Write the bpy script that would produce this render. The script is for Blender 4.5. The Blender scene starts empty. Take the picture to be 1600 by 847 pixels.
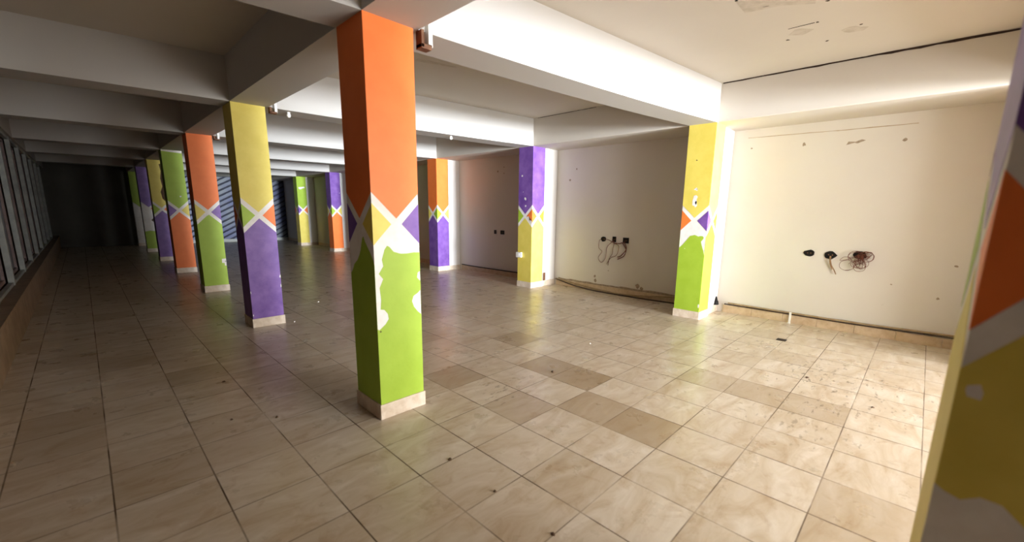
import bpy, bmesh, math, random
from mathutils import Vector, Matrix
random.seed(11)
S = bpy.context.scene
COL = S.collection

# ------------------------------------------------------------------ helpers
def obj(name, bm, mats, parent=None, smooth=False):
    me = bpy.data.meshes.new(name)
    bmesh.ops.recalc_face_normals(bm, faces=bm.faces[:])
    bm.to_mesh(me); bm.free()
    for m in (mats if isinstance(mats, (list, tuple)) else [mats]):
        me.materials.append(m)
    if smooth:
        for p in me.polygons: p.use_smooth = True
    o = bpy.data.objects.new(name, me)
    COL.objects.link(o)
    if parent: o.parent = parent
    return o

def tag(o, label, cat, group=None, kind=None):
    o['label'] = label; o['category'] = cat
    if group: o['group'] = group
    if kind: o['kind'] = kind
    return o

def empty(name, loc, label, cat, group=None, kind=None):
    o = bpy.data.objects.new(name, None)
    o.empty_display_size = .1
    o.location = loc
    COL.objects.link(o)
    return tag(o, label, cat, group, kind)

def struct(name, bm, m, parent=None, smooth=False):
    o = obj(name, bm, m, parent, smooth)
    if parent is None: o['kind'] = 'structure'
    return o

def box(bm, x0, x1, y0, y1, z0, z1, mi=0, bevel=0):
    v = [bm.verts.new((x, y, z)) for x in (x0, x1) for y in (y0, y1) for z in (z0, z1)]
    F = []
    for q in ((0,1,3,2), (4,6,7,5), (0,4,5,1), (2,3,7,6), (0,2,6,4), (1,5,7,3)):
        f = bm.faces.new([v[i] for i in q]); f.material_index = mi; F.append(f)
    if bevel:
        ed = list({e for f in F for e in f.edges})
        bmesh.ops.bevel(bm, geom=ed, offset=bevel, segments=2, affect='EDGES', profile=.5)
    return v

def hexa(bm, b, t, mi=0):
    """prism between two loops of points"""
    vb = [bm.verts.new(p) for p in b]; vt = [bm.verts.new(p) for p in t]
    n = len(b)
    fs = [bm.faces.new(vb), bm.faces.new(vt)]
    for i in range(n):
        fs.append(bm.faces.new([vb[i], vb[(i+1) % n], vt[(i+1) % n], vt[i]]))
    for f in fs: f.material_index = mi

def plate(bm, pts, nrm, th, mi):
    """a thin coat with the given outline, thickness th along nrm"""
    n = Vector(nrm) * th
    hexa(bm, [Vector(p) for p in pts], [Vector(p) + n for p in pts], mi)

def tube(bm, pts, r, seg=8, mi=0):
    pts = [Vector(p) for p in pts]
    # Catmull-Rom smoothing
    P = [pts[0]] + pts + [pts[-1]]
    C = []
    for i in range(1, len(P) - 2):
        for k in range(5):
            t = k / 5
            a, b, c, d = P[i-1], P[i], P[i+1], P[i+2]
            C.append(.5*((2*b) + (c-a)*t + (2*a-5*b+4*c-d)*t*t + (3*b-a-3*c+d)*t**3))
    C.append(pts[-1])
    rings = []
    up = Vector((.31, .17, .93))
    for i, c in enumerate(C):
        d = (C[min(i+1, len(C)-1)] - C[max(i-1, 0)])
        d = d.normalized() if d.length > 1e-9 else Vector((0, 0, 1))
        a = d.cross(up)
        a = a.normalized() if a.length > 1e-6 else Vector((1, 0, 0))
        b = d.cross(a)
        rings.append([bm.verts.new(c + (a*math.cos(2*math.pi*k/seg) + b*math.sin(2*math.pi*k/seg))*r) for k in range(seg)])
    for A, B in zip(rings, rings[1:]):
        for k in range(seg):
            f = bm.faces.new([A[k], A[(k+1) % seg], B[(k+1) % seg], B[k]]); f.material_index = mi; f.smooth = True
    for R in (rings[0], rings[-1]):
        bm.faces.new(R).material_index = mi

def blob(n, r0, r1, rng):
    """irregular outline around the origin"""
    return [(rng.uniform(r0, r1)*math.cos(2*math.pi*i/n), rng.uniform(r0, r1)*math.sin(2*math.pi*i/n)) for i in range(n)]

# ------------------------------------------------------------------ materials
def lin(c):
    return tuple((x/12.92 if x <= .04045 else ((x+.055)/1.055)**2.4) for x in [v/255 for v in c]) + (1,)

class NT:
    def __init__(s, name):
        s.m = bpy.data.materials.new(name); s.m.use_nodes = True
        s.t = s.m.node_tree; s.b = s.t.nodes['Principled BSDF']
    def n(s, typ, **kw):
        nd = s.t.nodes.new(typ)
        for k, v in kw.items():
            if k in nd.inputs.keys() if not k.startswith('_') else False: nd.inputs[k].default_value = v
            else: setattr(nd, k.lstrip('_'), v)
        return nd
    def l(s, a, b): s.t.links.new(a, b)
    def obj(s, scale=(1,1,1)):
        tc = s.n('ShaderNodeTexCoord'); mp = s.n('ShaderNodeMapping')
        mp.inputs['Scale'].default_value = scale
        s.l(tc.outputs['Object'], mp.inputs['Vector']); return mp.outputs['Vector']
    def noise(s, vec, scale, detail=4, rough=.55, dist=0):
        nd = s.n('ShaderNodeTexNoise'); nd.inputs['Scale'].default_value = scale
        nd.inputs['Detail'].default_value = detail; nd.inputs['Roughness'].default_value = rough
        nd.inputs['Distortion'].default_value = dist
        s.l(vec, nd.inputs['Vector']); return nd.outputs['Fac']
    def ramp(s, f, stops):
        r = s.n('ShaderNodeValToRGB'); e = r.color_ramp.elements
        while len(e) < len(stops): e.new(.5)
        for k, (p, c) in zip(e, stops): k.position = p; k.color = c if len(c) == 4 else tuple(c) + (1,)
        s.l(f, r.inputs['Fac']); return r.outputs['Color']
    def mix(s, fac, a, b, mode='MIX'):
        m = s.n('ShaderNodeMix'); m.data_type = 'RGBA'; m.blend_type = mode
        for i, v in ((0, fac), (6, a), (7, b)):
            if hasattr(v, 'links'): s.l(v, m.inputs[i])
            else: m.inputs[i].default_value = v
        return m.outputs[2]
    def math(s, op, a, b=0, c=None):
        m = s.n('ShaderNodeMath'); m.operation = op
        for i, v in enumerate((a, b) if c is None else (a, b, c)):
            if hasattr(v, 'links'): s.l(v, m.inputs[i])
            else: m.inputs[i].default_value = v
        return m.outputs[0]
    def bump(s, h, strength=.2, dist=.01):
        b = s.n('ShaderNodeBump'); b.inputs['Strength'].default_value = strength; b.inputs['Distance'].default_value = dist
        s.l(h, b.inputs['Height']); s.l(b.outputs['Normal'], s.b.inputs['Normal'])

def wavy(name, rgb, rgb2, scale=6, rough=.6, bump=.15, spec=.3):
    t = NT(name); v = t.obj()
    f = t.noise(v, scale, 5, .6)
    c = t.ramp(f, [(.35, lin(rgb2)), (.62, lin(rgb))])
    t.l(c, t.b.inputs['Base Color'])
    t.b.inputs['Roughness'].default_value = rough
    t.b.inputs['Specular IOR Level'].default_value = spec
    if bump: t.bump(t.noise(v, 45, 3), bump, .004)
    return t.m

def wallpaint(name, rgb, dirt, amount=.35):
    t = NT(name); v = t.obj()
    f = t.noise(v, .9, 5, .6); g = t.noise(v, 9, 6, .7)
    c = t.ramp(f, [(.3, lin(dirt)), (.6, lin(rgb))])
    c = t.mix(t.math('MULTIPLY', t.math('GREATER_THAN', g, .69), .35), c, lin([x*.72 for x in rgb]))
    c = t.mix(amount, lin(rgb), c)
    t.l(c, t.b.inputs['Base Color'])
    t.b.inputs['Roughness'].default_value = .75; t.b.inputs['Specular IOR Level'].default_value = .2
    t.bump(t.noise(v, 14, 4), .12, .006)
    return t.m

M = {}
M['wall']    = wallpaint('cream_wall_paint', (214, 208, 198), (206, 197, 183))
M['ceil']    = wallpaint('white_ceiling_paint', (196, 188, 176), (186, 176, 162))
M['beam']    = wallpaint('white_beam_paint', (188, 184, 178), (181, 176, 169), .25)
M['pier']    = wallpaint('white_pier_paint', (234, 230, 224), (224, 219, 212), .3)
M['white']   = wavy('bare_white_plaster', (232, 228, 222), (220, 214, 206), 8)
M['orange']  = wavy('orange_paint', (238, 124, 56), (232, 117, 50), 5, .5)
M['green']   = wavy('lime_green_paint', (158, 186, 58), (150, 178, 50), 5, .5)
M['yellow']  = wavy('yellow_paint', (222, 203, 98), (214, 194, 86), 5, .5)
M['purple']  = wavy('purple_paint', (126, 90, 162), (103, 66, 142), 5, .45)
M['plinth']  = wavy('beige_marble_plinth', (218, 203, 184), (198, 178, 154), 14, .35, .05)
M['skirt']   = wavy('beige_tile_skirting', (205, 182, 152), (188, 162, 130), 11, .4, .05)
M['black']   = wavy('black_rubber', (24, 21, 19), (16, 14, 13), 10, .6, 0)
M['brown']   = wavy('brown_wood', (122, 84, 58), (96, 62, 42), 16, .6)
M['wire']    = wavy('red_brown_wire', (120, 68, 50), (92, 48, 38), 20, .5, 0)
M['darkcable'] = wavy('dark_brown_cable', (74, 58, 44), (58, 44, 34), 16, .6, 0)
M['hair']    = wavy('brownish_hairline', (178, 158, 130), (164, 142, 114), 12, .9, 0)
M['tanwire'] = wavy('tan_wire', (150, 118, 84), (128, 98, 66), 20, .5, 0)
M['conduit'] = wavy('cream_conduit', (172, 150, 116), (150, 128, 96), 12, .5, 0)
M['plastic'] = wavy('white_plastic', (238, 236, 230), (230, 227, 220), 6, .35, 0)
M['frame']   = wavy('white_window_frame', (172, 174, 168), (150, 152, 148), 7, .45, .05)
M['sash']    = wavy('pinkish_sash_paint', (140, 120, 116), (118, 100, 98), 7, .5, .05)
M['curb']    = wavy('brown_stone_curb', (150, 124, 94), (124, 100, 74), 5, .5)
M['crack']   = wavy('dark_crack', (62, 46, 36), (44, 32, 25), 20, .9, 0)
M['scuff']   = wavy('grey_brown_scuff', (166, 150, 130), (140, 122, 102), 25, .9, 0)
M['peel']    = wavy('bare_grey_plaster', (190, 180, 166), (176, 165, 150), 12, .9)
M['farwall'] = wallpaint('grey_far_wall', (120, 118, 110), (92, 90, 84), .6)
M['frontw']  = wallpaint('front_wall_paint', (205, 196, 182), (190, 180, 164))
M['chip']    = wavy('white_paint_chip', (240, 236, 228), (228, 222, 212), 9, .7, 0)
M['dirt']    = wavy('dark_dirt', (92, 70, 50), (70, 52, 38), 30, .9, 0)

def glass():
    t = NT('dark_window_glass')
    t.b.inputs['Base Color'].default_value = lin((46, 50, 56))
    t.b.inputs['Roughness'].default_value = .32
    f = t.noise(t.obj((1, 1, .4)), 3, 4)
    t.l(t.ramp(f, [(.4, lin((38, 34, 32))), (.62, lin((84, 92, 112)))]), t.b.inputs['Base Color'])
    return t.m
M['glass'] = glass()

def shutter():
    t = NT('blue_grey_shutter'); v = t.obj()
    f = t.noise(v, .8, 3)
    t.l(t.ramp(f, [(.4, lin((70, 76, 108))), (.6, lin((100, 106, 110)))]), t.b.inputs['Base Color'])
    t.b.inputs['Roughness'].default_value = .45; t.b.inputs['Metallic'].default_value = .2
    return t.m
M['shutter'] = shutter()
M['slot'] = wavy('dark_shutter_gap', (48, 50, 66), (36, 38, 50), 6, .6, 0)

# ------------------------------------------------------------------ floor tiles
TX, TY, TA = .7562, 1.8871, .4117
def floor_mat():
    t = NT('travertine_floor_tiles')
    tc = t.n('ShaderNodeTexCoord'); P = tc.outputs['Object']
    sx = t.n('ShaderNodeSeparateXYZ'); t.l(P, sx.inputs[0])
    X, Y = sx.outputs[0], sx.outputs[1]
    tone = t.n('ShaderNodeAttribute'); tone.attribute_name = 'tile_tone'
    T = tone.outputs['Fac']
    # each tile reads its own bit of stone
    off = t.n('ShaderNodeCombineXYZ')
    t.l(t.math('MULTIPLY', T, 37.0), off.inputs[0]); t.l(t.math('MULTIPLY', T, 91.0), off.inputs[1])
    va = t.n('ShaderNodeVectorMath'); va.operation = 'ADD'; t.l(P, va.inputs[0]); t.l(off.outputs[0], va.inputs[1])
    mp = t.n('ShaderNodeMapping'); mp.inputs['Scale'].default_value = (1.6, 4.2, 1); mp.inputs['Rotation'].default_value = (0, 0, .25)
    t.l(va.outputs[0], mp.inputs['Vector'])
    f1 = t.noise(mp.outputs[0], 1.5, 6, .62, 1.2)
    f2 = t.noise(va.outputs[0], 7, 5, .6, .6)
    c = t.ramp(f1, [(.26, lin((176, 154, 126))), (.45, lin((195, 180, 158))), (.72, lin((214, 204, 189)))])
    c = t.mix(t.math('MULTIPLY', t.ramp_f(f2, .56, .72), .5), c, lin((164, 136, 104)))
    # tone: 0..1 -> darker, browner tile
    c = t.mix(t.math('MULTIPLY', t.ramp_f(T, .0, 1.0), .8), c, lin((150, 127, 95)))
    # ring stains and grime of their own shape
    g1 = t.noise(P, 1.1, 5, .65); g2 = t.noise(P, 16, 5, .7)
    mask = t.math('MULTIPLY', t.ramp_f(g1, .52, .68), t.ramp_f(g2, .55, .72))
    c = t.mix(t.math('MULTIPLY', mask, .55), c, lin((112, 88, 62)))
    # grimy patch on the floor behind the nearest column
    for (cx, cy, r, k) in ((2.3, 2.42, .42, .6), (3.1, 2.2, .5, .3), (4.9, .6, .9, .5), (4.3, .3, .9, .5), (3.5, .5, .6, .4), (5.4, 1.2, .6, .4)):
        dx = t.math('SUBTRACT', X, cx); dy = t.math('SUBTRACT', Y, cy)
        d = t.math('SQRT', t.math('ADD', t.math('MULTIPLY', dx, dx), t.math('MULTIPLY', dy, dy)))
        near = t.math('SUBTRACT', 1.0, t.math('DIVIDE', d, r)); near = t.math('MAXIMUM', near, 0)
        n3 = t.noise(mp.outputs[0], 5.5, 4, .6)
        mk = t.math('MULTIPLY', t.ramp_f(t.math('ADD', n3, t.math('MULTIPLY', near, .12)), .66, .73), t.math('MINIMUM', t.math('MULTIPLY', near, 3), 1))
        c = t.mix(t.math('MULTIPLY', mk, k), c, lin((96, 78, 58)))
    # grout
    def line(C, o):
        q = t.math('DIVIDE', t.math('SUBTRACT', C, o), TA)
        fr = t.math('SUBTRACT', q, t.math('FLOOR', q))
        return t.math('MULTIPLY', t.math('ABSOLUTE', t.math('SUBTRACT', fr, .5)), 2)   # 1 at the line
    gx, gy = line(X, TX), line(Y, TY)
    wob = t.math('MULTIPLY', t.noise(P, 5, 4, .6), .012)
    gl = t.math('MAXIMUM', t.ramp_f(t.math('ADD', gx, wob),   .984, .993), t.math('MULTIPLY', t.ramp_f(t.math('ADD', gy, wob),   .986, .995), .85))
    c = t.mix(t.math('MULTIPLY', gl, t.ramp_f(t.noise(P, 2.3, 3), .25, .6)), c, lin((78, 56, 36)))
    t.l(c, t.b.inputs['Base Color'])
    r = t.math('ADD', t.math('MULTIPLY', t.noise(P, 4, 5, .6), .22), .19)
    r = t.math('ADD', r, t.math('MULTIPLY', gl, .4))
    t.l(r, t.b.inputs['Roughness'])
    t.b.inputs['Specular IOR Level'].default_value = .32
    t.bump(t.math('SUBTRACT', t.math('MULTIPLY', t.noise(P, 6, 4), .15), gl), .12, .004)
    return t.m
def ramp_f(s, f, a, b):
    m = s.n('ShaderNodeMapRange'); m.clamp = True
    s.l(f, m.inputs[0]); m.inputs[1].default_value = a; m.inputs[2].default_value = b
    return m.outputs[0]
NT.ramp_f = ramp_f
M['floor'] = floor_mat()

YF, YB = -4.2, 21.5          # front and far wall
XL = -.64                    # face of the low wall on the left
def xwall(y):                # face of the right-hand wall
    P = [(-5, 6.80), (1.7, 6.795), (5.4, 6.74), (8.5, 6.66), (22, 6.62)]
    for (a, b), (c, d) in zip(P, P[1:]):
        if y <= c: return b + (d-b)*(y-a)/(c-a)
    return P[-1][1]

dark = {}
for (x, y), k in {(3.469,3.446):.75, (2.93,2.51):.95, (3.005,2.108):.95, (2.222,2.857):.75, (2.16,2.281):.6, (2.542,1.681):.72, (2.602,1.282):.85,
        (3.848,1.301):.55, (3.86,.899):.65, (3.851,.458):.6, (2.661,.063):.5, (-.206,4.206):.6, (-.398,3.816):.5, (1.051,4.925):.5,
        (.143,5.52):.5, (4.6,1.3):.3, (5.2,.9):.3, (4.4,3.4):.35, (5.3,2.6):.3, (2.0,4.9):.4}.items():
    dark[(math.floor((x-TX)/TA), math.floor((y-TY)/TA))] = k
bm = bmesh.new()
tl = []
def grid_cuts(a, b, o):
    i = math.ceil((a-o)/TA + 1e-6); r = [a]
    while o + i*TA < b - 1e-6: r.append(o + i*TA); i += 1
    return r + [b]
xs, ys = grid_cuts(XL-.3, 7.0, TX), grid_cuts(YF-.2, YB+.2, TY)
vv = {(i, j): bm.verts.new((x, y, 0)) for i, x in enumerate(xs) for j, y in enumerate(ys)}
for i in range(len(xs)-1):
    for j in range(len(ys)-1):
        bm.faces.new([vv[i, j], vv[i+1, j], vv[i+1, j+1], vv[i, j+1]])
        c = (math.floor(((xs[i]+xs[i+1])/2-TX)/TA), math.floor(((ys[j]+ys[j+1])/2-TY)/TA))
        rnd = random.random()
        tl.append(dark.get(c, (.3 + .3*random.random()) if rnd < .10 else .16*random.random()))
fl = struct('floor', bm, M['floor'])
at = fl.data.attributes.new('tile_tone', 'FLOAT', 'FACE')
for i, v in enumerate(tl): at.data[i].value = v

# ------------------------------------------------------------------ ceiling and beams
ZC, ZB = 3.155, 2.677
bm = bmesh.new(); box(bm, -2, 8, YF-.3, YB+.3, ZC, ZC+.25); ceil = struct('ceiling', bm, M['ceil'])
XC0, XC1 = 1.335, 1.70       # left row of columns, shaft faces
XR = 5.985                   # front of the right-hand wall beam
LY = {-1: -.47, 0: 2.628, 1: 5.894, 2: 8.951, 3: 11.992, 4: 14.90, 5: 18.04, 6: 20.9}
RY = {-1: -1.06, 0: 2.171, 1: 5.445, 2: 8.511, 3: 11.6, 4: 14.68, 5: 17.85, 6: 20.6}
LX = {-1: 1.34, 0: 1.323, 1: 1.327, 2: 1.345, 3: 1.338, 4: 1.345, 5: 1.345, 6: 1.335}
RX = {-1: 5.96, 0: 5.955, 1: 5.985, 2: 5.965, 3: 5.965, 4: 5.97, 5: 5.97}
BD = .375
def beam(name, xa, ya, xb, yb, sag=0, n=1):
    bm = bmesh.new(); rows = []
    for i in range(n+1):
        t = i/n; x = xa + (xb-xa)*t; y = ya + (yb-ya)*t; z = ZB - sag*4*t*(1-t)
        rows.append([bm.verts.new(p) for p in ((x, y, z), (x, y+BD, z), (x, y+BD, ZC+.05), (x, y, ZC+.05))])
    for A, B in zip(rows, rows[1:]):
        for k in range(4): bm.faces.new([A[k], A[(k+1) % 4], B[(k+1) % 4], B[k]])
    bm.faces.new(rows[0]); bm.faces.new(rows[-1])
    return struct(name, bm, M['beam'])
for k in range(-1, 7):
    if k == 6: break
    y = LY[k] + .01
    beam('cross_beam', -.9, y + .235, XC0, y)
    beam('cross_beam', XC1+.02, y-.005, XR+.02, RY[k]+.005, .022 if k == 0 else .012, 12)
bm = bmesh.new(); box(bm, XC0-.003, XC1+.022, YF-.1, YB+.1, ZB, ZC+.05); struct('long_beam', bm, M['beam'])
# wall beam over the right-hand columns, its lower edge rounded
bm = bmesh.new(); prof = [(XR, ZC+.05), (XR, ZB+.0125)] + [(XR+.012*(1-math.cos(a)), ZB+.012-.012*math.sin(a)) for a in (.4, .8, 1.2, 1.57)] + [(7.2, ZB), (7.2, ZC+.05)]
va = [bm.verts.new((x, YF-.1, z)) for x, z in prof]; vb = [bm.verts.new((x, YB+.1, z)) for x, z in prof]
for i in range(len(prof)): bm.faces.new([va[i], va[(i+1) % len(prof)], vb[(i+1) % len(prof)], vb[i]])
bm.faces.new(va); bm.faces.new(vb); struct('wall_beam', bm, M['ceil'])
# wall beam over the left-hand windows
bm = bmesh.new(); box(bm, -1.3, -.715, YF-.1, YB+.1, ZB-.01, ZC+.05); struct('wall_beam', bm, M['beam'])

# crack where the slab has parted from the wall beam, peeled patches on the slab
def ribbon(name, pts, h, mat, parent, axis):
    """irregular dark strip along pts; axis = direction of its width"""
    bm = bmesh.new(); rng = random.Random(len(pts)*7)
    a = Vector(axis); P = []
    for p, q in zip(pts, pts[1:]):
        for k in range(8): P.append(Vector(p).lerp(Vector(q), k/8))
    P.append(Vector(pts[-1]))
    lo = [bm.verts.new(p - a*h*rng.uniform(.25, .65)) for p in P]; hi = [bm.verts.new(p + a*h*rng.uniform(.25, .65)) for p in P]
    for i in range(len(P)-1): bm.faces.new([lo[i], lo[i+1], hi[i+1], hi[i]])
    return struct(name, bm, mat, parent)
ribbon('crack', [(XR-.003, 2.16, 3.148), (XR-.003, 1.25, 3.147), (XR-.003, .42, 3.143), (XR-.003, -.5, 3.138)], .022, M['crack'], ceil, (0, 0, 1))
ribbon('crack', [(XR-.003, 5.35, 3.149), (XR-.003, 4.5, 3.149), (XR-.003, 4.1, 3.15)], .008, M['crack'], ceil, (0, 0, 1))
def ceil_patch(x, y, pts, mat):
    bm = bmesh.new()
    hexa(bm, [(x+a, y+b, ZC-.0015) for a, b in pts], [(x+a, y+b, ZC+.001) for a, b in pts])
    return struct('peeled_patch', bm, mat, ceil)
rng = random.Random(4)
ceil_patch(3.95, 1.2, [(-.16, .15), (.14, .16), (.2, -.1), (.34, -.3), (.1, -.36), (-.06, -.12)], M['peel'])
for x, y in ((5.09, .74), (4.83, 1.1)): ceil_patch(x, y, blob(9, .05, .11, rng), M['peel'])
for x, y, a in ((4.69, 1.07, .1), (4.08, 1.2, .02)): ceil_patch(x, y, [(-.006, -a), (.008, -a), (.004, a), (-.004, a)], M['crack'])
for x, y in ((3.82, 1.34), (4.7, .95), (5.0, .68), (4.97, 1.23), (5.24, .96), (4.06, 1.05), (4.3, .82)): ceil_patch(x, y, blob(6, .008, .02, rng), M['crack'])
ceil_patch(3.0, 4.35, [(-.16, .02), (.3, -.1), (.32, -.06), (-.14, .1)], M['peel'])

# ------------------------------------------------------------------ walls
bm = bmesh.new()
yy = [YF-.2, 1.7, 5.4, 8.5, YB+.2]
for a, b in zip(yy, yy[1:]):
    xa, xb = xwall(a), xwall(b)
    hexa(bm, [(xa, a, -.1), (7.2, a, -.1), (7.2, b, -.1), (xb, b, -.1)], [(xa, a, ZB), (7.2, a, ZB), (7.2, b, ZB), (xb, b, ZB)])
wr = struct('wall_right', bm, M['wall'])
bm = bmesh.new(); box(bm, XL-.4, XL, YF-.2, YB+.2, -.1, .40); box(bm, XL-.4, XL+.015, YF-.2, YB+.2, .375, .415)
struct('wall_left', bm, M['curb'])
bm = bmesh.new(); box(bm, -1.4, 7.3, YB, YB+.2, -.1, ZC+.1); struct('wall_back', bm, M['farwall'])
# front wall: the wide opening to the street that lights the hall
bm = bmesh.new()
box(bm, -1.4, 1.7, YF-.2, YF, -.1, ZC+.1); box(bm, 6.0, 7.3, YF-.2, YF, -.1, ZC+.1); box(bm, 1.7, 6.0, YF-.2, YF, 2.65, ZC+.1)
struct('wall_front', bm, M['frontw'])
# unseen slab added behind the viewer to keep street light off the left aisle
bm = bmesh.new(); box(bm, 1.40, 1.66, YF, -2.1, 0, ZB-.001); struct('light_blocker', bm, M['frontw'])

def wall_patch(y, z, pts, mat, name='scuff'):
    x = xwall(y)
    bm = bmesh.new()
    hexa(bm, [(x-.0015, y-a, z+b) for a, b in pts], [(x+.002, y-a, z+b) for a, b in pts])
    return struct(name, bm, mat, wr)
for y, z, r in ((1.34, 2.414, .03), (.345, 2.375, .025), (1.97, 2.418, .015), (-.283, .954, .02), (-.19, .566, .02), (.233, .678, .012),
                (7.164, 2.362, .03), (6.97, 2.445, .018), (6.97, 2.314, .018), (4.46, .197, .04), (3.58, .20, .05), (3.5, .17, .04), (4.19, .415, .015), (5.0, 2.3, .02), (5.15, 2.1, .03), (4.48, .28, .03)):
    wall_patch(y, z, blob(9, r*.5, r, rng), M['scuff'])
wall_patch(.8, 2.384, [(-.09, -.02), (-.01, .0), (.02, -.01), (.1, .02), (.06, .035), (0, .012), (-.07, .02)], M['scuff'])
ribbon('hairline_crack', [(xwall(2)-.002, 2.03, 2.563), (xwall(1)-.002, 1.18, 2.553), (xwall(.97)-.002, .97, 2.548), (xwall(.3)-.002, .25, 2.546)], .009, M['hair'], wr, (0, 0, 1))
# torn, dirty edge of plaster above the skirting of the middle bay
ribbon('torn_plaster', [(xwall(5.3)-.002, 5.36, .135), (xwall(4.5)-.002, 4.5, .125), (xwall(4)-.002, 3.7, .13), (xwall(2.7)-.002, 2.7, .13)], .045, M['scuff'], wr, (0, 0, 1))
ribbon('torn_plaster', [(xwall(1)-.002, 1.9, .135), (xwall(1)-.002, .8, .14), (xwall(1)-.002, -.5, .15)], .022, M['scuff'], wr, (0, 0, 1))

# skirting tiles bay by bay
for ya, yb in ((-.7, 2.12), (2.56, 5.40), (5.85, 8.46), (8.9, 11.55), (12, 14.63), (15.1, 17.8), (18.3, 21.45), (-4.1, -1.1)):
    bm = bmesh.new()
    n = max(1, round((yb-ya)/.41))
    for i in range(n):
        a = ya + (yb-ya)*i/n + .0015; b = ya + (yb-ya)*(i+1)/n - .0015
        xa, xb = xwall(a), xwall(b)
        hexa(bm, [(xa-.016, a, 0), (xa, a, 0), (xb, b, 0), (xb-.016, b, 0)], [(xa-.016, a, .112), (xa, a, .112), (xb, b, .112), (xb-.016, b, .112)])
    struct('baseboard_right', bm, M['skirt'])

# ------------------------------------------------------------------ windows on the left
y0 = -2.6; n = 0
while y0 < YB - 1.7:
    n += 1
    y1 = y0 + 1.62
    w = bpy.data.objects.new('window_%d' % n, None); w['kind'] = 'structure'; w.location = (-.8, y0, .415); COL.objects.link(w)
    def loc(bm, *a, mi=0):
        x0, x1, a0, a1, z0, z1 = a; box(bm, x0+.8, x1+.8, a0-y0, a1-y0, z0-.415, z1-.415, mi, .003)
    bm = bmesh.new()
    loc(bm, -.80, -.742, y0, y0+.05, .415, ZB-.012); loc(bm, -.80, -.742, y1-.05, y1-.005, .415, ZB-.012)
    loc(bm, -.80, -.75, y0+.05, y1-.05, .415, .455); loc(bm, -.80, -.75, y0+.05, y1-.05, 2.61, ZB-.012)
    struct('window_frame', bm, M['frame'], w)
    bm = bmesh.new()
    for a in (y0+.06, y0+.79):
        loc(bm, -.86, -.812, a, a+.045, .46, 2.60); loc(bm, -.86, -.812, a+.66, a+.705, .46, 2.60)
        loc(bm, -.86, -.815, a+.045, a+.66, .46, .51); loc(bm, -.86, -.815, a+.045, a+.66, 2.55, 2.60)
    struct('sash', bm, M['sash'], w)
    for a in (y0+.105, y0+.835):
        bm = bmesh.new(); loc(bm, -.845, -.839, a, a+.615, .51, 2.55)
        struct('pane', bm, M['glass'], w)
    y0 += 1.62
bm = bmesh.new(); box(bm, -1.4, -.95, YF-.2, YB+.2, .3, 2.9); struct('wall_left_backing', bm, M['slot'])

# ------------------------------------------------------------------ painted columns
PH = .1125
def poly_face(bm, face, x0, x1, y0, y1, pts, mi, th=.0012):
    """one coat of paint on a face; u runs left to right seen from outside"""
    xc, yc = (x0+x1)/2, (y0+y1)/2
    if face == '-Y': P = [(xc+u, y0, z) for u, z in pts]; nr = (0, -1, 0)
    if face == '+Y': P = [(xc-u, y1, z) for u, z in pts]; nr = (0, 1, 0)
    if face == '-X': P = [(x0, yc-u, z) for u, z in pts]; nr = (-1, 0, 0)
    if face == '+X': P = [(x1, yc+u, z) for u, z in pts]; nr = (1, 0, 0)
    plate(bm, P, nr, th, mi)
def pattern(bm, face, dims, top, bot, left, right, zc=1.395, sv=1., lower=None, peel=(), z0=PH, ztop=ZB, skip_left=False):
    x0, x1, y0, y1 = dims
    h = ((x1-x0) if 'Y' in face else (y1-y0))/2
    e = .0011
    C = h + e
    add = lambda pts, mi, th=.0012: poly_face(bm, face, x0, x1, y0, y1, pts, mi, th)
    s = (h/.176)
    add([(-C, ztop), (-C, zc+.212*sv), (0, zc+.038*sv), (C, zc+.212*sv), (C, ztop)], top)
    if left is not None: add([(-C, zc+.140*sv), (-h+.136*s, zc), (-C, zc-.140*sv)], left)
    if right is not None: add([(C, zc+.140*sv), (h-.136*s, zc), (C, zc-.140*sv)], right)
    if lower is None: lower = [(-C, zc-.212*sv), (0, zc-.036*sv), (C, zc-.212*sv)]
    if bot is not None: add([(-C, z0)] + lower + [(C, z0)], bot)
    for p, mi in peel: add(p, mi, .0018)
PM = ['white', 'orange', 'green', 'purple', 'yellow', 'dirt', 'peel']
W_, O_, G_, P_, Y_, D_, K_ = range(7)
def spot(u, z, r0, r1, n=9, sd=1, sy=1.0):
    rg = random.Random(sd)
    return [(u+a, z+b*sy) for a, b in blob(n, r0, r1, rg)]

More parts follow.
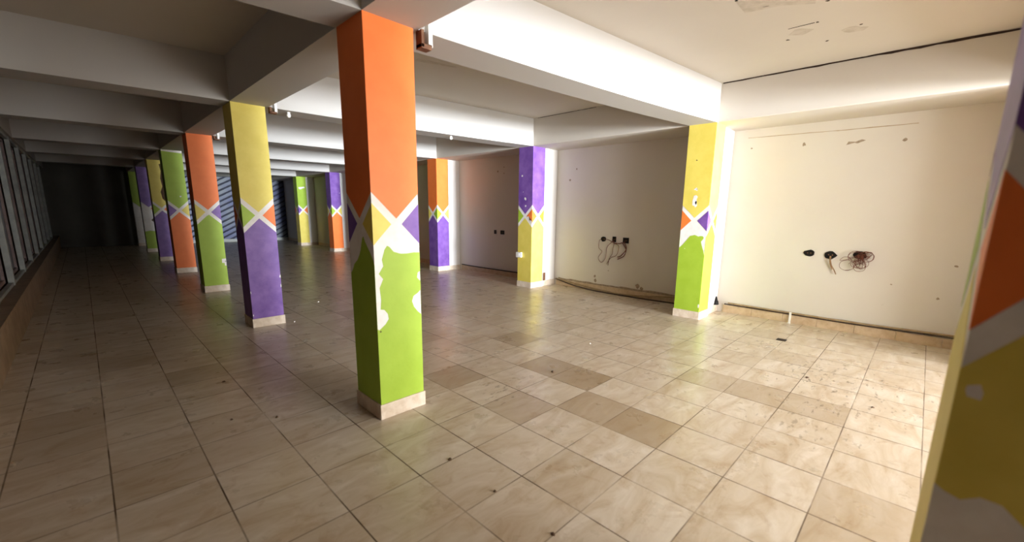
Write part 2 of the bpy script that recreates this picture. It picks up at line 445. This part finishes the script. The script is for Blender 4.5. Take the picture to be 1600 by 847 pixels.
def column(px, py, wx, wy, top, bot, c1, c2, label, group, custom=None, pier=None, zc=1.395, sv=1.):
    """px, py: outer corner of the plinth"""
    t = empty('painted_column', (px+wx/2, py+wy/2, 0), label, 'column', group, 'thing')
    inv = Matrix.Translation((-(px+wx/2), -(py+wy/2), 0))
    e = .011
    x0, x1, y0, y1 = px+e, px+wx-e, py+e, py+wy-e
    custom = custom or {}
    bm = bmesh.new()
    box(bm, x0, x1, y0, y1, .0, ZB-.0005, W_)
    for face, l, r in (('-Y', c1, c2), ('+X', c2, c1), ('+Y', c1, c2), ('-X', c2, c1)):
        if pier and face == '+X': continue
        kw = dict(custom.get(face, {}))
        pattern(bm, face, (x0, x1, y0, y1), kw.pop('top', top), kw.pop('bot', bot), kw.pop('left', l), kw.pop('right', r), kw.pop('zc', zc), kw.pop('sv', sv), **kw)
    bm.transform(inv); obj('shaft', bm, [M[k] for k in PM], t)
    bm = bmesh.new(); pw = (px+wx) if not pier else px+wx
    box(bm, px, pw, py, py+wy, 0, PH, 0, .003)
    bm.transform(inv); obj('plinth', bm, M['plinth'], t)
    if pier:
        xe = xwall(py+wy)
        bm = bmesh.new(); box(bm, px+wx+.001, xe, y0+pier, y1-.004, 0, ZB-.0005)
        p = struct('wall_pier', bm, M['pier'])
        bm = bmesh.new(); box(bm, pw+.001, xe-.001, py+pier, py+wy-.004, 0, PH-.003, 0, .002)
        struct('pier_baseboard', bm, M['plinth'], p)
    return t

GL, GR = 'painted columns of the free-standing row', 'painted columns along the right-hand wall'
def left(k, top, bot, c1, c2, label, custom=None, **kw):
    return column(LX[k], LY[k], .374, .384, top, bot, c1, c2, label, GL, custom, **kw)
h = .176; hy = .181
# nearest column: orange over green, the coat under the diamonds torn off
g0 = [(-.177, .675), (-.164, .666), (-.144, .68), (-.114, .702), (-.089, .735), (-.095, .773), (-.119, .805), (-.147, .812), (-.14, .881), (-.147, .963), (-.118, 1.023),
      (-.148, 1.061), (-.113, 1.111), (-.121, 1.156), (-.098, 1.225), (-.078, 1.25), (-.059, 1.24), (-.032, 1.207), (.02, 1.19), (.069, 1.188), (.13, 1.193), (.1775, 1.19),
      (.1775, 1.054), (.156, 1.041), (.151, 1.007), (.1775, .977), (.1775, .914), (.153, .892), (.116, .873), (.102, .837), (.117, .792), (.15, .75), (.1775, .725)]
g0x = [(-.182, 1.03), (-.15, 1.06), (-.119, 1.105), (-.066, 1.138), (-.03, 1.18), (-.009, 1.215), (.008, 1.26), (.024, 1.297), (.041, 1.31), (.06, 1.276), (.133, 1.199), (.17, 1.15), (.182, 1.12)]
left(0, O_, G_, Y_, P_, 'orange over lime green column with large torn white patches below its diamonds',
     {'-Y': dict(lower=g0, peel=[(spot(-.155, .655, .005, .009, 7, 3), D_)]), '-X': dict(lower=g0x)})
left(1, Y_, P_, G_, O_, 'yellow over purple column with chipped corners and scuffed purple paint, standing free',
     {'-Y': dict(peel=[(spot(.172, .62, .003, .010, 8, 5, 3), W_), (spot(.172, .50, .003, .008, 8, 6, 4), W_), (spot(-.17, .16, .004, .011, 8, 7, 2), W_), (spot(-.172, .45, .002, .006, 8, 9, 5), W_)])})
left(2, O_, G_, Y_, P_, 'orange over green free-standing column with a small white patch low on its edge',
     {'-Y': dict(peel=[([(.115, .575), (.1775, .58), (.1775, .455), (.15, .45), (.148, .5), (.112, .505)], W_), (spot(.166, .53, .006, .012, 8, 4), D_), (spot(-.02, 1.365, .01, .03, 9, 2), W_)])})
left(3, G_, O_, P_, Y_, 'green over orange column with a white stripe at its very top',
     {'-Y': dict(ztop=ZB-.03, peel=[(spot(.06, 1.70, .008, .03, 9, 8), W_), ([(-.1775, ZB-.03), (.17, ZB-.05), (.1775, ZB), (-.1775, ZB)], W_)])})
left(4, Y_, P_, G_, O_, 'yellow over purple column with a ragged dark edge down its paint',
     {'-Y': dict(peel=[([(.1775, 2.60), (.06, 2.58), (.08, 2.4), (.05, 2.2), (.07, 2.0), (.02, 1.85), (.04, 1.68), (.10, 1.60), (.13, 1.68), (.1775, 1.72)], D_)])})
left(5, P_, None, None, O_, 'dim purple column with bare scuffed plaster below and a green foot',
     {'-Y': dict(lower=[(-.1775, .66), (-.05, .69), (.08, .67), (.1775, .70)], bot=G_, peel=[(spot(.06, 1.02, .01, .04, 9, 5, 2), D_), (spot(.09, .9, .01, .03, 9, 6, 2), D_), (spot(.1, .55, .01, .03, 9, 16, 2), D_)])})
left(6, G_, None, None, None, 'green topped column with bare greyish lower half, farthest of the free-standing row')
# column beside the camera
lowf = [(-.183, .872), (-.165, .86), (-.137, .851), (-.108, .872), (-.074, .869), (-.033, .831), (.02, .79), (.08, .80), (.13, .84), (.183, .86)]
def fg(face_l, face_r): return {}
left(-1, P_, Y_, G_, O_, 'purple over yellow column with orange diamond, cropped by the picture edge',
     {'-X': dict(sv=1.24, zc=1.425, peel=[([(-.183, .1125)] + lowf + [(.183, .1125)], W_), (spot(-.155, 1.115, .012, .028, 6, 3), W_), (spot(-.03, .72, .03, .06, 9, 5), Y_)]),
      '+Y': dict(sv=1.24, zc=1.425)})

def right(k, wx, top, bot, c1, c2, label, custom=None, pier=.012):
    return column(RX[k], RY[k], wx, .384, top, bot, c1, c2, label, GR, custom, pier)
r1x = [(-.182, 1.0), (-.161, 1.027), (-.137, 1.049), (-.09, 1.11), (-.061, 1.15), (-.038, 1.183), (-.01, 1.187), (.024, 1.199), (.05, 1.19), (.076, 1.18), (.11, 1.188), (.138, 1.186), (.152, 1.17), (.148, 1.149), (.12, 1.11), (.128, 1.08), (.139, 1.048), (.15, 1.015), (.163, .987), (.176, .937), (.182, .92)]
right(0, .36, Y_, G_, P_, O_, 'yellow over green column against the wall with two torn holes in its yellow paint',
      {'-X': dict(lower=r1x, peel=[(spot(-.01, 1.825, .012, .036, 10, 3, .8), W_), (spot(0, 1.825, .004, .012, 7, 9), K_), ([(-.035, 1.735), (-.005, 1.745), (.02, 1.72), (.005, 1.69), (.012, 1.65), (.02, 1.60), (-.005, 1.575), (-.02, 1.60), (-.045, 1.605), (-.05, 1.66)], W_),
                                   (spot(.0, 1.64, .008, .016, 8, 11, 2.2), K_), (spot(-.04, 2.21, .006, .012, 7, 2), D_), (spot(.17, .2, .006, .014, 8, 12, 3), W_), (spot(-.1, 1.0, .004, .008, 7, 13), W_)])}, .035)
right(1, .365, P_, Y_, O_, G_, 'purple over yellow column against the wall with a small white socket on its side',
      {'-X': dict(peel=[(spot(-.09, 2.155, .012, .026, 9, 3), W_), (spot(.0, 1.724, .018, .034, 9, 4), W_), (spot(.01, 1.586, .012, .022, 9, 5), W_), (spot(-.06, 1.85, .004, .009, 7, 5), W_), ([(.04, 1.37), (.09, 1.40), (.12, 1.36), (.14, 1.28), (.182, 1.25), (.182, 1.30), (.12, 1.33)], W_)])})
right(2, .36, O_, P_, G_, Y_, 'orange over dark purple column against the wall, two bays deep',
      {'-X': dict(peel=[(spot(.15, .78, .006, .012, 7, 3), W_)])})
right(3, .36, G_, O_, P_, O_, 'green over orange wall column hidden behind the nearest orange and green one')
right(4, .36, P_, O_, G_, Y_, 'purple over orange column against the wall in the dim far part',
      {'-Y': dict(peel=[(spot(.13, 2.0, .008, .016, 7, 3), W_)])})
right(5, .36, G_, Y_, P_, O_, 'green over yellow column against the wall beside the ribbed shutter',
      {'-Y': dict(peel=[([(-.12, 2.27), (.1, 2.3), (.12, 2.25), (.02, 2.23), (-.02, 2.2), (-.1, 2.2)], W_)])})
right(-1, .36, O_, P_, G_, Y_, 'orange over purple wall column hidden behind the cropped column')

# ------------------------------------------------------------------ wall boxes and wires
def wire(name, runs, r, mat, parent=None, o=(0, 0, 0)):
    bm = bmesh.new()
    for k, p in enumerate(runs):
        tube(bm, [Vector(q) - Vector(o) for q in p], r, 6)
    return obj(name, bm, mat, parent)
def wall_box(y, z, ry, rz, label, square=False, sd=1):
    x = xwall(y)
    t = empty('wall_box', (x, y, z), label, 'wall box', 'open electrical boxes in the right-hand wall')
    rg = random.Random(sd)
    bm = bmesh.new(); n = 4 if square else 14
    def ring(k, xx, jit=0):
        if square:
            return [(xx, s*ry*k, u*rz*k) for s, u in ((1, 1), (-1, 1), (-1, -1), (1, -1))]
        return [(xx, ry*k*math.cos(2*math.pi*i/n)*J[i], rz*k*math.sin(2*math.pi*i/n)*J[i]) for i in range(n)]
    J = [rg.uniform(.86, 1.1) for _ in range(n)]
    loops = [[bm.verts.new(p) for p in ring(*a)] for a in ((1, .0), (1.0, -.009), (.86, -.010), (.82, -.002))]
    for A, B in zip(loops, loops[1:]):
        for i in range(n): bm.faces.new([A[i], A[(i+1) % n], B[(i+1) % n], B[i]])
    bm.faces.new(loops[-1])
    obj('box_rim', bm, M['black'], t)
    bm = bmesh.new()
    bm.free()
    for s in (-.3, .3):
        bm = bmesh.new(); box(bm, -.011, -.002, s*ry-.006, s*ry+.006, -.006, .008, 0, .002)
        obj('terminal', bm, M['brown'], t)
    return t
wall_box(1.11, .992, .062, .046, 'empty round black box hole, first past the yellow and green column', sd=2)
b = wall_box(.875, .985, .07, .052, 'black wall box with one tan cable hanging out of it', sd=3)
wire('cable_tail', [[(xwall(.87)-.006, .868, .97), (6.765, .863, .923), (6.772, .846, .855), (6.765, .812, .799), (6.76, .784, .742)], [(xwall(.87)-.006, .875, .97), (6.755, .872, .923), (6.765, .856, .855), (6.765, .83, .80)]], .006, M['tanwire'], b, b.location)
b = wall_box(.575, 1.005, .07, .05, 'wall box overflowing with a tangle of thin reddish wires', sd=5)
rg = random.Random(8); runs = []
for k in range(15):
    cy, cz = rg.uniform(.50, .70), rg.uniform(.84, 1.0)
    p = [(xwall(.58)-.008, .575+rg.uniform(-.03, .03), 1.0)]
    a0 = rg.uniform(0, 6.28); rr = rg.uniform(.03, .07)
    for i in range(rg.randint(5, 9)):
        a = a0 + i*1.1
        p.append((6.77-rg.uniform(.0, .05), cy + rr*math.cos(a)*1.2, cz + rr*math.sin(a)))
    runs.append(p)
for k in range(5):
    runs.append([(xwall(.58)-.008, .56, 1.01)] + [(6.765-.01*k, .56-.11*math.sin(i*.8)*(1-.08*k), 1.03+.035*math.cos(i*.8)-.012*k) for i in range(1, 5)])
wire('wires', runs, .0024, M['wire'], b, b.location)
wall_box(4.325, 1.0, .052, .05, 'leftmost of three black wall boxes joined by drooping wires', sd=6)
wall_box(4.098, 1.006, .036, .05, 'narrow black wall box in the middle of a row of three', True, sd=7)
wall_box(3.862, .998, .058, .05, 'wide black wall box next to the yellow and green column, third in its row', True, sd=8)
X2 = 6.735
w = wire('loose_wire', [[(X2, y, z) for y, z in p] for p in (
    [(4.36, .985), (4.402, .967), (4.407, .83), (4.336, .767), (4.409, .646), (4.337, .561), (4.25, .66), (4.235, .842), (4.16, .93), (4.098, .985)],
    [(4.30, 1.0), (4.2, .99), (4.114, .951), (4.062, .932), (3.914, .952), (3.862, .985)],
    [(4.098, .98), (4.087, .93), (4.106, .829), (4.113, .74), (4.171, .645), (4.189, .519)],
    [(4.098, .98), (4.062, .932), (3.983, .882), (4.023, .725), (4.146, .658), (4.216, .539)])], .0045, M['wire'])
tag(w, 'thin reddish wires drooping in loops between three black wall boxes', 'wire')
w = wire('thick_cable', [[(X2-.005, y, z) for y, z in ((4.06, .94), (3.97, .935), (3.914, .952), (3.84, .86), (3.833, .80), (3.873, .715), (3.992, .65))],
                         [(X2, y, z) for y, z in ((3.88, .97), (3.83, .85), (3.93, .72), (4.0, .69))]], .008, M['wire'])
tag(w, 'thick dark red cable curling below the third box of the row', 'cable')
for i, (y, hw, lab) in enumerate(((7.237, .035, 'small square black socket hole, left of a close pair in the dim bay'), (7.001, .062, 'wider black double socket hole, right of a close pair in the dim bay'))):
    wall_box(y, 1.0, hw, .045, lab, True, sd=20+i)

# cables along the skirting
def cab(pts, r, mat, label, name='skirting_cable'):
    bm = bmesh.new(); tube(bm, pts, r, 8); o = obj(name, bm, M[mat]); tag(o, label, 'cable'); return o
cab([(6.765, 2.1, .128), (6.77, 1.5, .124), (6.772, .6, .12), (6.77, .1, .128), (6.77, -.7, .14)], .0075, 'darkcable', 'dark brown cable lying along the skirting top under the tangled wires')
cab([(6.768, 2.05, .150), (6.77, 1.5, .146), (6.77, .6, .142), (6.77, .1, .152), (6.78, -.7, .168)], .011, 'conduit', 'cream cable running above the dark brown cable along the skirting')
cab([(6.70, 5.38, .134), (6.70, 4.632, .062), (6.71, 3.831, .024), (6.745, 2.95, .108), (6.75, 2.62, .11)], .012, 'conduit', 'cream cable sagging from skirting to floor below the drooping wires')
cab([(6.70, 5.40, .129), (6.68, 4.924, .05), (6.67, 4.351, .012), (6.67, 3.587, .0125), (6.69, 2.918, .02), (6.72, 2.60, .03)], .011, 'darkcable', 'dark cable lying slack on the floor below the drooping wires')
cab([(6.645, 8.44, .125), (6.65, 7.976, .121), (6.68, 6.9, .122), (6.70, 6.2, .124), (6.71, 5.88, .122)], .012, 'black', 'black cable along the skirting of the dim bay with the paired holes')
bm = bmesh.new(); box(bm, -.004, .0, -.016, .012, -.005, .15, 0, .0015); box(bm, -.03, .0, -.02, .02, -.005, .0, 0, .0015)
o = obj('cable_clip', bm, M['plastic']); o.location = (6.755, 1.222, .005); tag(o, 'white strap holding the cables down over the skirting', 'clip')

# small fittings
t = empty('wall_socket', (5.992, 5.762, .637), 'small white surface socket low on the purple and yellow column', 'socket')
bm = bmesh.new(); box(bm, -.045, .0, -.068, .068, -.05, .05, 0, .006); obj('socket_body', bm, M['plastic'], t)
bm = bmesh.new(); box(bm, -.048, -.044, -.03, .03, -.03, .03, 0, .002); obj('cover', bm, M['plastic'], t)
bm = bmesh.new(); box(bm, -.035, .035, -.012, .0, 0, .16, 0, .003)
o = obj('wood_strip', bm, M['brown']); o.location = (6.396, 5.462, .112); tag(o, 'short brown wooden strip standing on a plinth beside the yellow shaft', 'wood strip')
bm = bmesh.new(); hexa(bm, [(-.06, 0, 0), (.06, 0, 0), (.06, -.03, 0), (-.05, -.03, 0)], [(-.006, 0, .125), (.02, 0, .125), (.015, -.012, .12), (-.004, -.012, .12)])
hexa(bm, [(-.045, -.028, 0), (.04, -.028, 0), (.03, -.045, 0), (-.03, -.045, 0)], [(-.03, -.028, .06), (.03, -.028, .06), (.02, -.038, .05), (-.02, -.038, .05)])
o = obj('foam_plug', bm, M['black']); o.location = (6.70, 2.214, .112); tag(o, 'black plug stuffed into the corner behind the yellow and green column', 'plug')

def bracket(x, y, label, sc=1):
    t = empty('hanging_bracket', (x, y, ZB), label, 'bracket', 'brackets under the beams')
    bm = bmesh.new(); box(bm, -.0, .022, -.02, .05, -.11*sc, -.0, 0, .003); box(bm, .0, .08, -.02, .05, -.115*sc, -.085*sc, 0, .003); obj('wood_block', bm, M['brown'], t)
    bm = bmesh.new(); box(bm, .05, .056, -.03, .05, -.085*sc, .10, 0, .001); box(bm, .056, .08, -.03, -.024, -.085*sc, .10, 0, .001); box(bm, .076, .082, -.03, .05, -.1*sc, .10, 0, .001); obj('metal_channel', bm, M['plastic'], t)
    return t
bracket(1.724, 2.615, 'bracket with white channel high on the orange and green column')
bracket(1.724, 5.86, 'small bracket high on the yellow and purple column', .6)
bracket(1.724, 8.92, 'thin wire bracket high on the second orange and green column', .6)
def bulb(x, y, label):
    t = empty('lamp_holder', (x, y, ZB-.012), label, 'lamp holder', 'lamp holders under the second beam')
    bm = bmesh.new(); bmesh.ops.create_cone(bm, cap_ends=True, segments=14, radius1=.016, radius2=.02, depth=.02); bm.transform(Matrix.Translation((0, 0, -.0))); obj('cap', bm, M['plastic'], t)
    bm = bmesh.new(); bmesh.ops.create_uvsphere(bm, u_segments=14, v_segments=10, radius=.026); bm.transform(Matrix.Translation((0, 0, -.028))); obj('bulb', bm, M['plastic'], t, True)
bulb(1.98, 5.99, 'small white round bulb under the beam beside the yellow and purple column')
bulb(4.33, 5.75, 'small white bulb under the same beam, farther towards the wall')

# drain and litter on the floor
t = empty('floor_drain', (5.752, 1.092, 0), 'small black square drain in the floor tiles near the wall', 'drain')
bm = bmesh.new(); box(bm, -.05, .05, -.05, .05, 0, .004, 0, .001); obj('drain_plate', bm, M['black'], t)
bm = bmesh.new()
for k in range(-2, 3): box(bm, -.035, .035, k*.016-.003, k*.016+.003, .004, .006)
obj('grate', bm, M['darkcable'], t)
def crumb(x, y, r, mat, label, sd):
    rg = random.Random(sd); o2 = blob(7, r*.5, r, rg)
    bm = bmesh.new(); hexa(bm, [(a, b_, 0) for a, b_ in o2], [(a*.6, b_*.6, r*.5) for a, b_ in o2])
    o = obj('paint_chip' if mat == 'chip' else 'dirt_crumb', bm, M[mat]); o.location = (x, y, 0)
    tag(o, label, 'chip' if mat == 'chip' else 'crumb', 'paint chips on the floor' if mat == 'chip' else 'dirt crumbs on the floor')
crumb(2.491, 6.901, .022, 'chip', 'white paint chip on the dim floor beyond the purple column', 1)
crumb(3.917, 2.616, .014, 'chip', 'white paint chip on pale tiles before the yellow and green column', 2)
crumb(1.80, 5.88, .016, 'chip', 'white paint chip beside the purple column foot', 3)
for i, (x, y, r, lab) in enumerate(((1.384, 1.896, .017, 'dark crumb on a grout line before the nearest column'), (1.378, 1.486, .014, 'dark crumb on brown tile, second one out from the nearest column'),
        (.807, 3.196, .017, 'dark crumb on the shaded tiles left of the nearest column'), (1.366, 1.068, .014, 'dark crumb closest to the lower picture edge'),
        (.681, 4.195, .018, 'dark crumb on shaded tiles between purple column and the low wall'), (.566, 3.378, .012, 'small dark crumb on shaded tiles, left of the bigger one'),
        (2.93, 2.36, .022, 'dark crumb on the corner of two brown tiles behind the nearest column'), (4.55, .62, .02, 'dark crumb in the grout of the brightest tiles'), (4.2, .12, .016, 'dark crumb lying alone on bright stained tiles'))):
    crumb(x, y, r, 'dirt', lab, 30+i)

# ------------------------------------------------------------------ shutter on the far wall
t = empty('ribbed_shutter', (4.9, YB-.02, 0), 'bluish ribbed metal shutter slanting with light bands on the far wall', 'shutter')
sx0, sx1, sz0, sz1 = -2.0, 1.87, .12, 2.72
bm = bmesh.new(); box(bm, sx0, sx1, -.03, .0, sz0, sz1); obj('panel', bm, M['slot'], t)
bm = bmesh.new()
def clip(poly):
    def cut(P, f):
        R = []
        for i, a in enumerate(P):
            b = P[(i+1) % len(P)]; fa, fb = f(a), f(b)
            if fa >= 0: R.append(a)
            if fa*fb < 0: k = fa/(fa-fb); R.append((a[0]+(b[0]-a[0])*k, a[1]+(b[1]-a[1])*k))
        return R
    for f in (lambda p: p[0]-sx0, lambda p: sx1-p[0], lambda p: p[1]-sz0, lambda p: sz1-p[1]):
        poly = cut(poly, f)
        if len(poly) < 3: return None
    return poly
k = -6.0
while k < 6:
    q = clip([(sx0, k), (sx1, k+.55*(sx1-sx0)), (sx1, k+.55*(sx1-sx0)+.135), (sx0, k+.135)])
    if q: hexa(bm, [(a, -.03, b) for a, b in q], [(a, -.055, b-.02) for a, b in q])
    k += .215
obj('ribs', bm, M['shutter'], t)
bm = bmesh.new(); box(bm, sx0-.06, sx0, -.08, 0, 0, 2.8, 0, .004); box(bm, sx1, sx1+.06, -.08, 0, 0, 2.8, 0, .004); box(bm, sx0-.06, sx1+.06, -.1, 0, 2.72, 2.86, 0, .004)
obj('guide_frame', bm, M['farwall'], t)
bm = bmesh.new(); box(bm, sx0, sx1, -.07, 0, .0, .12, 0, .004); obj('bottom_bar', bm, M['frame'], t)

# ------------------------------------------------------------------ daylight
wd = bpy.data.worlds.new('World'); S.world = wd; wd.use_nodes = True
bg = wd.node_tree.nodes['Background']; bg.inputs[0].default_value = (.75, .87, 1, 1); bg.inputs[1].default_value = .3
def area(name, loc, rot, sx, sy, power, col):
    d = bpy.data.lights.new(name, 'AREA'); d.shape = 'RECTANGLE'; d.size = sx; d.size_y = sy; d.energy = power; d.color = col
    o = bpy.data.objects.new(name, d); o.location = loc; o.rotation_euler = rot; COL.objects.link(o); return o
area('street_daylight', (3.85, YF-.22, 1.4), (math.radians(80), 0, 0), 4.3, 2.4, 790, (.97, .985, 1))
g = area('street_glare', (2.6, -16, 1.0), (math.radians(92.5), 0, math.radians(-8)), 2.6, 2.0, 400, (.84, .91, 1)); g.data.spread = math.radians(26)

# ------------------------------------------------------------------ camera
f, pit, yaw, rol, cx, cy = 653.0183, .1882, .8007, -.0146, 8.525, 29.841
fw = Vector((math.sin(yaw)*math.cos(pit), math.cos(yaw)*math.cos(pit), -math.sin(pit)))
rt = Vector((math.cos(yaw), -math.sin(yaw), 0)); dn = fw.cross(rt)
r = rt*math.cos(rol) + dn*math.sin(rol); d = -rt*math.sin(rol) + dn*math.cos(rol)
cam = bpy.data.cameras.new('camera'); co = bpy.data.objects.new('camera', cam); COL.objects.link(co)
m = Matrix((r, -d, -fw)).transposed().to_4x4(); m.translation = (0, 0, 1.5); co.matrix_world = m
cam.sensor_width = 36; cam.sensor_fit = 'HORIZONTAL'; cam.lens = f/1600*36
cam.shift_x = -cx/1600; cam.shift_y = cy/1600; cam.clip_start = .02
cam.dof.use_dof = True; cam.dof.focus_distance = 5.5; cam.dof.aperture_fstop = 1.3
S.camera = co

S.view_settings.view_transform = 'Standard'; S.view_settings.look = 'None'; S.view_settings.gamma = 1
S.view_settings.exposure = -.17; S.view_settings.use_curve_mapping = False
S.cycles.use_denoising = True
S.cycles.max_bounces = 12; S.cycles.diffuse_bounces = 8
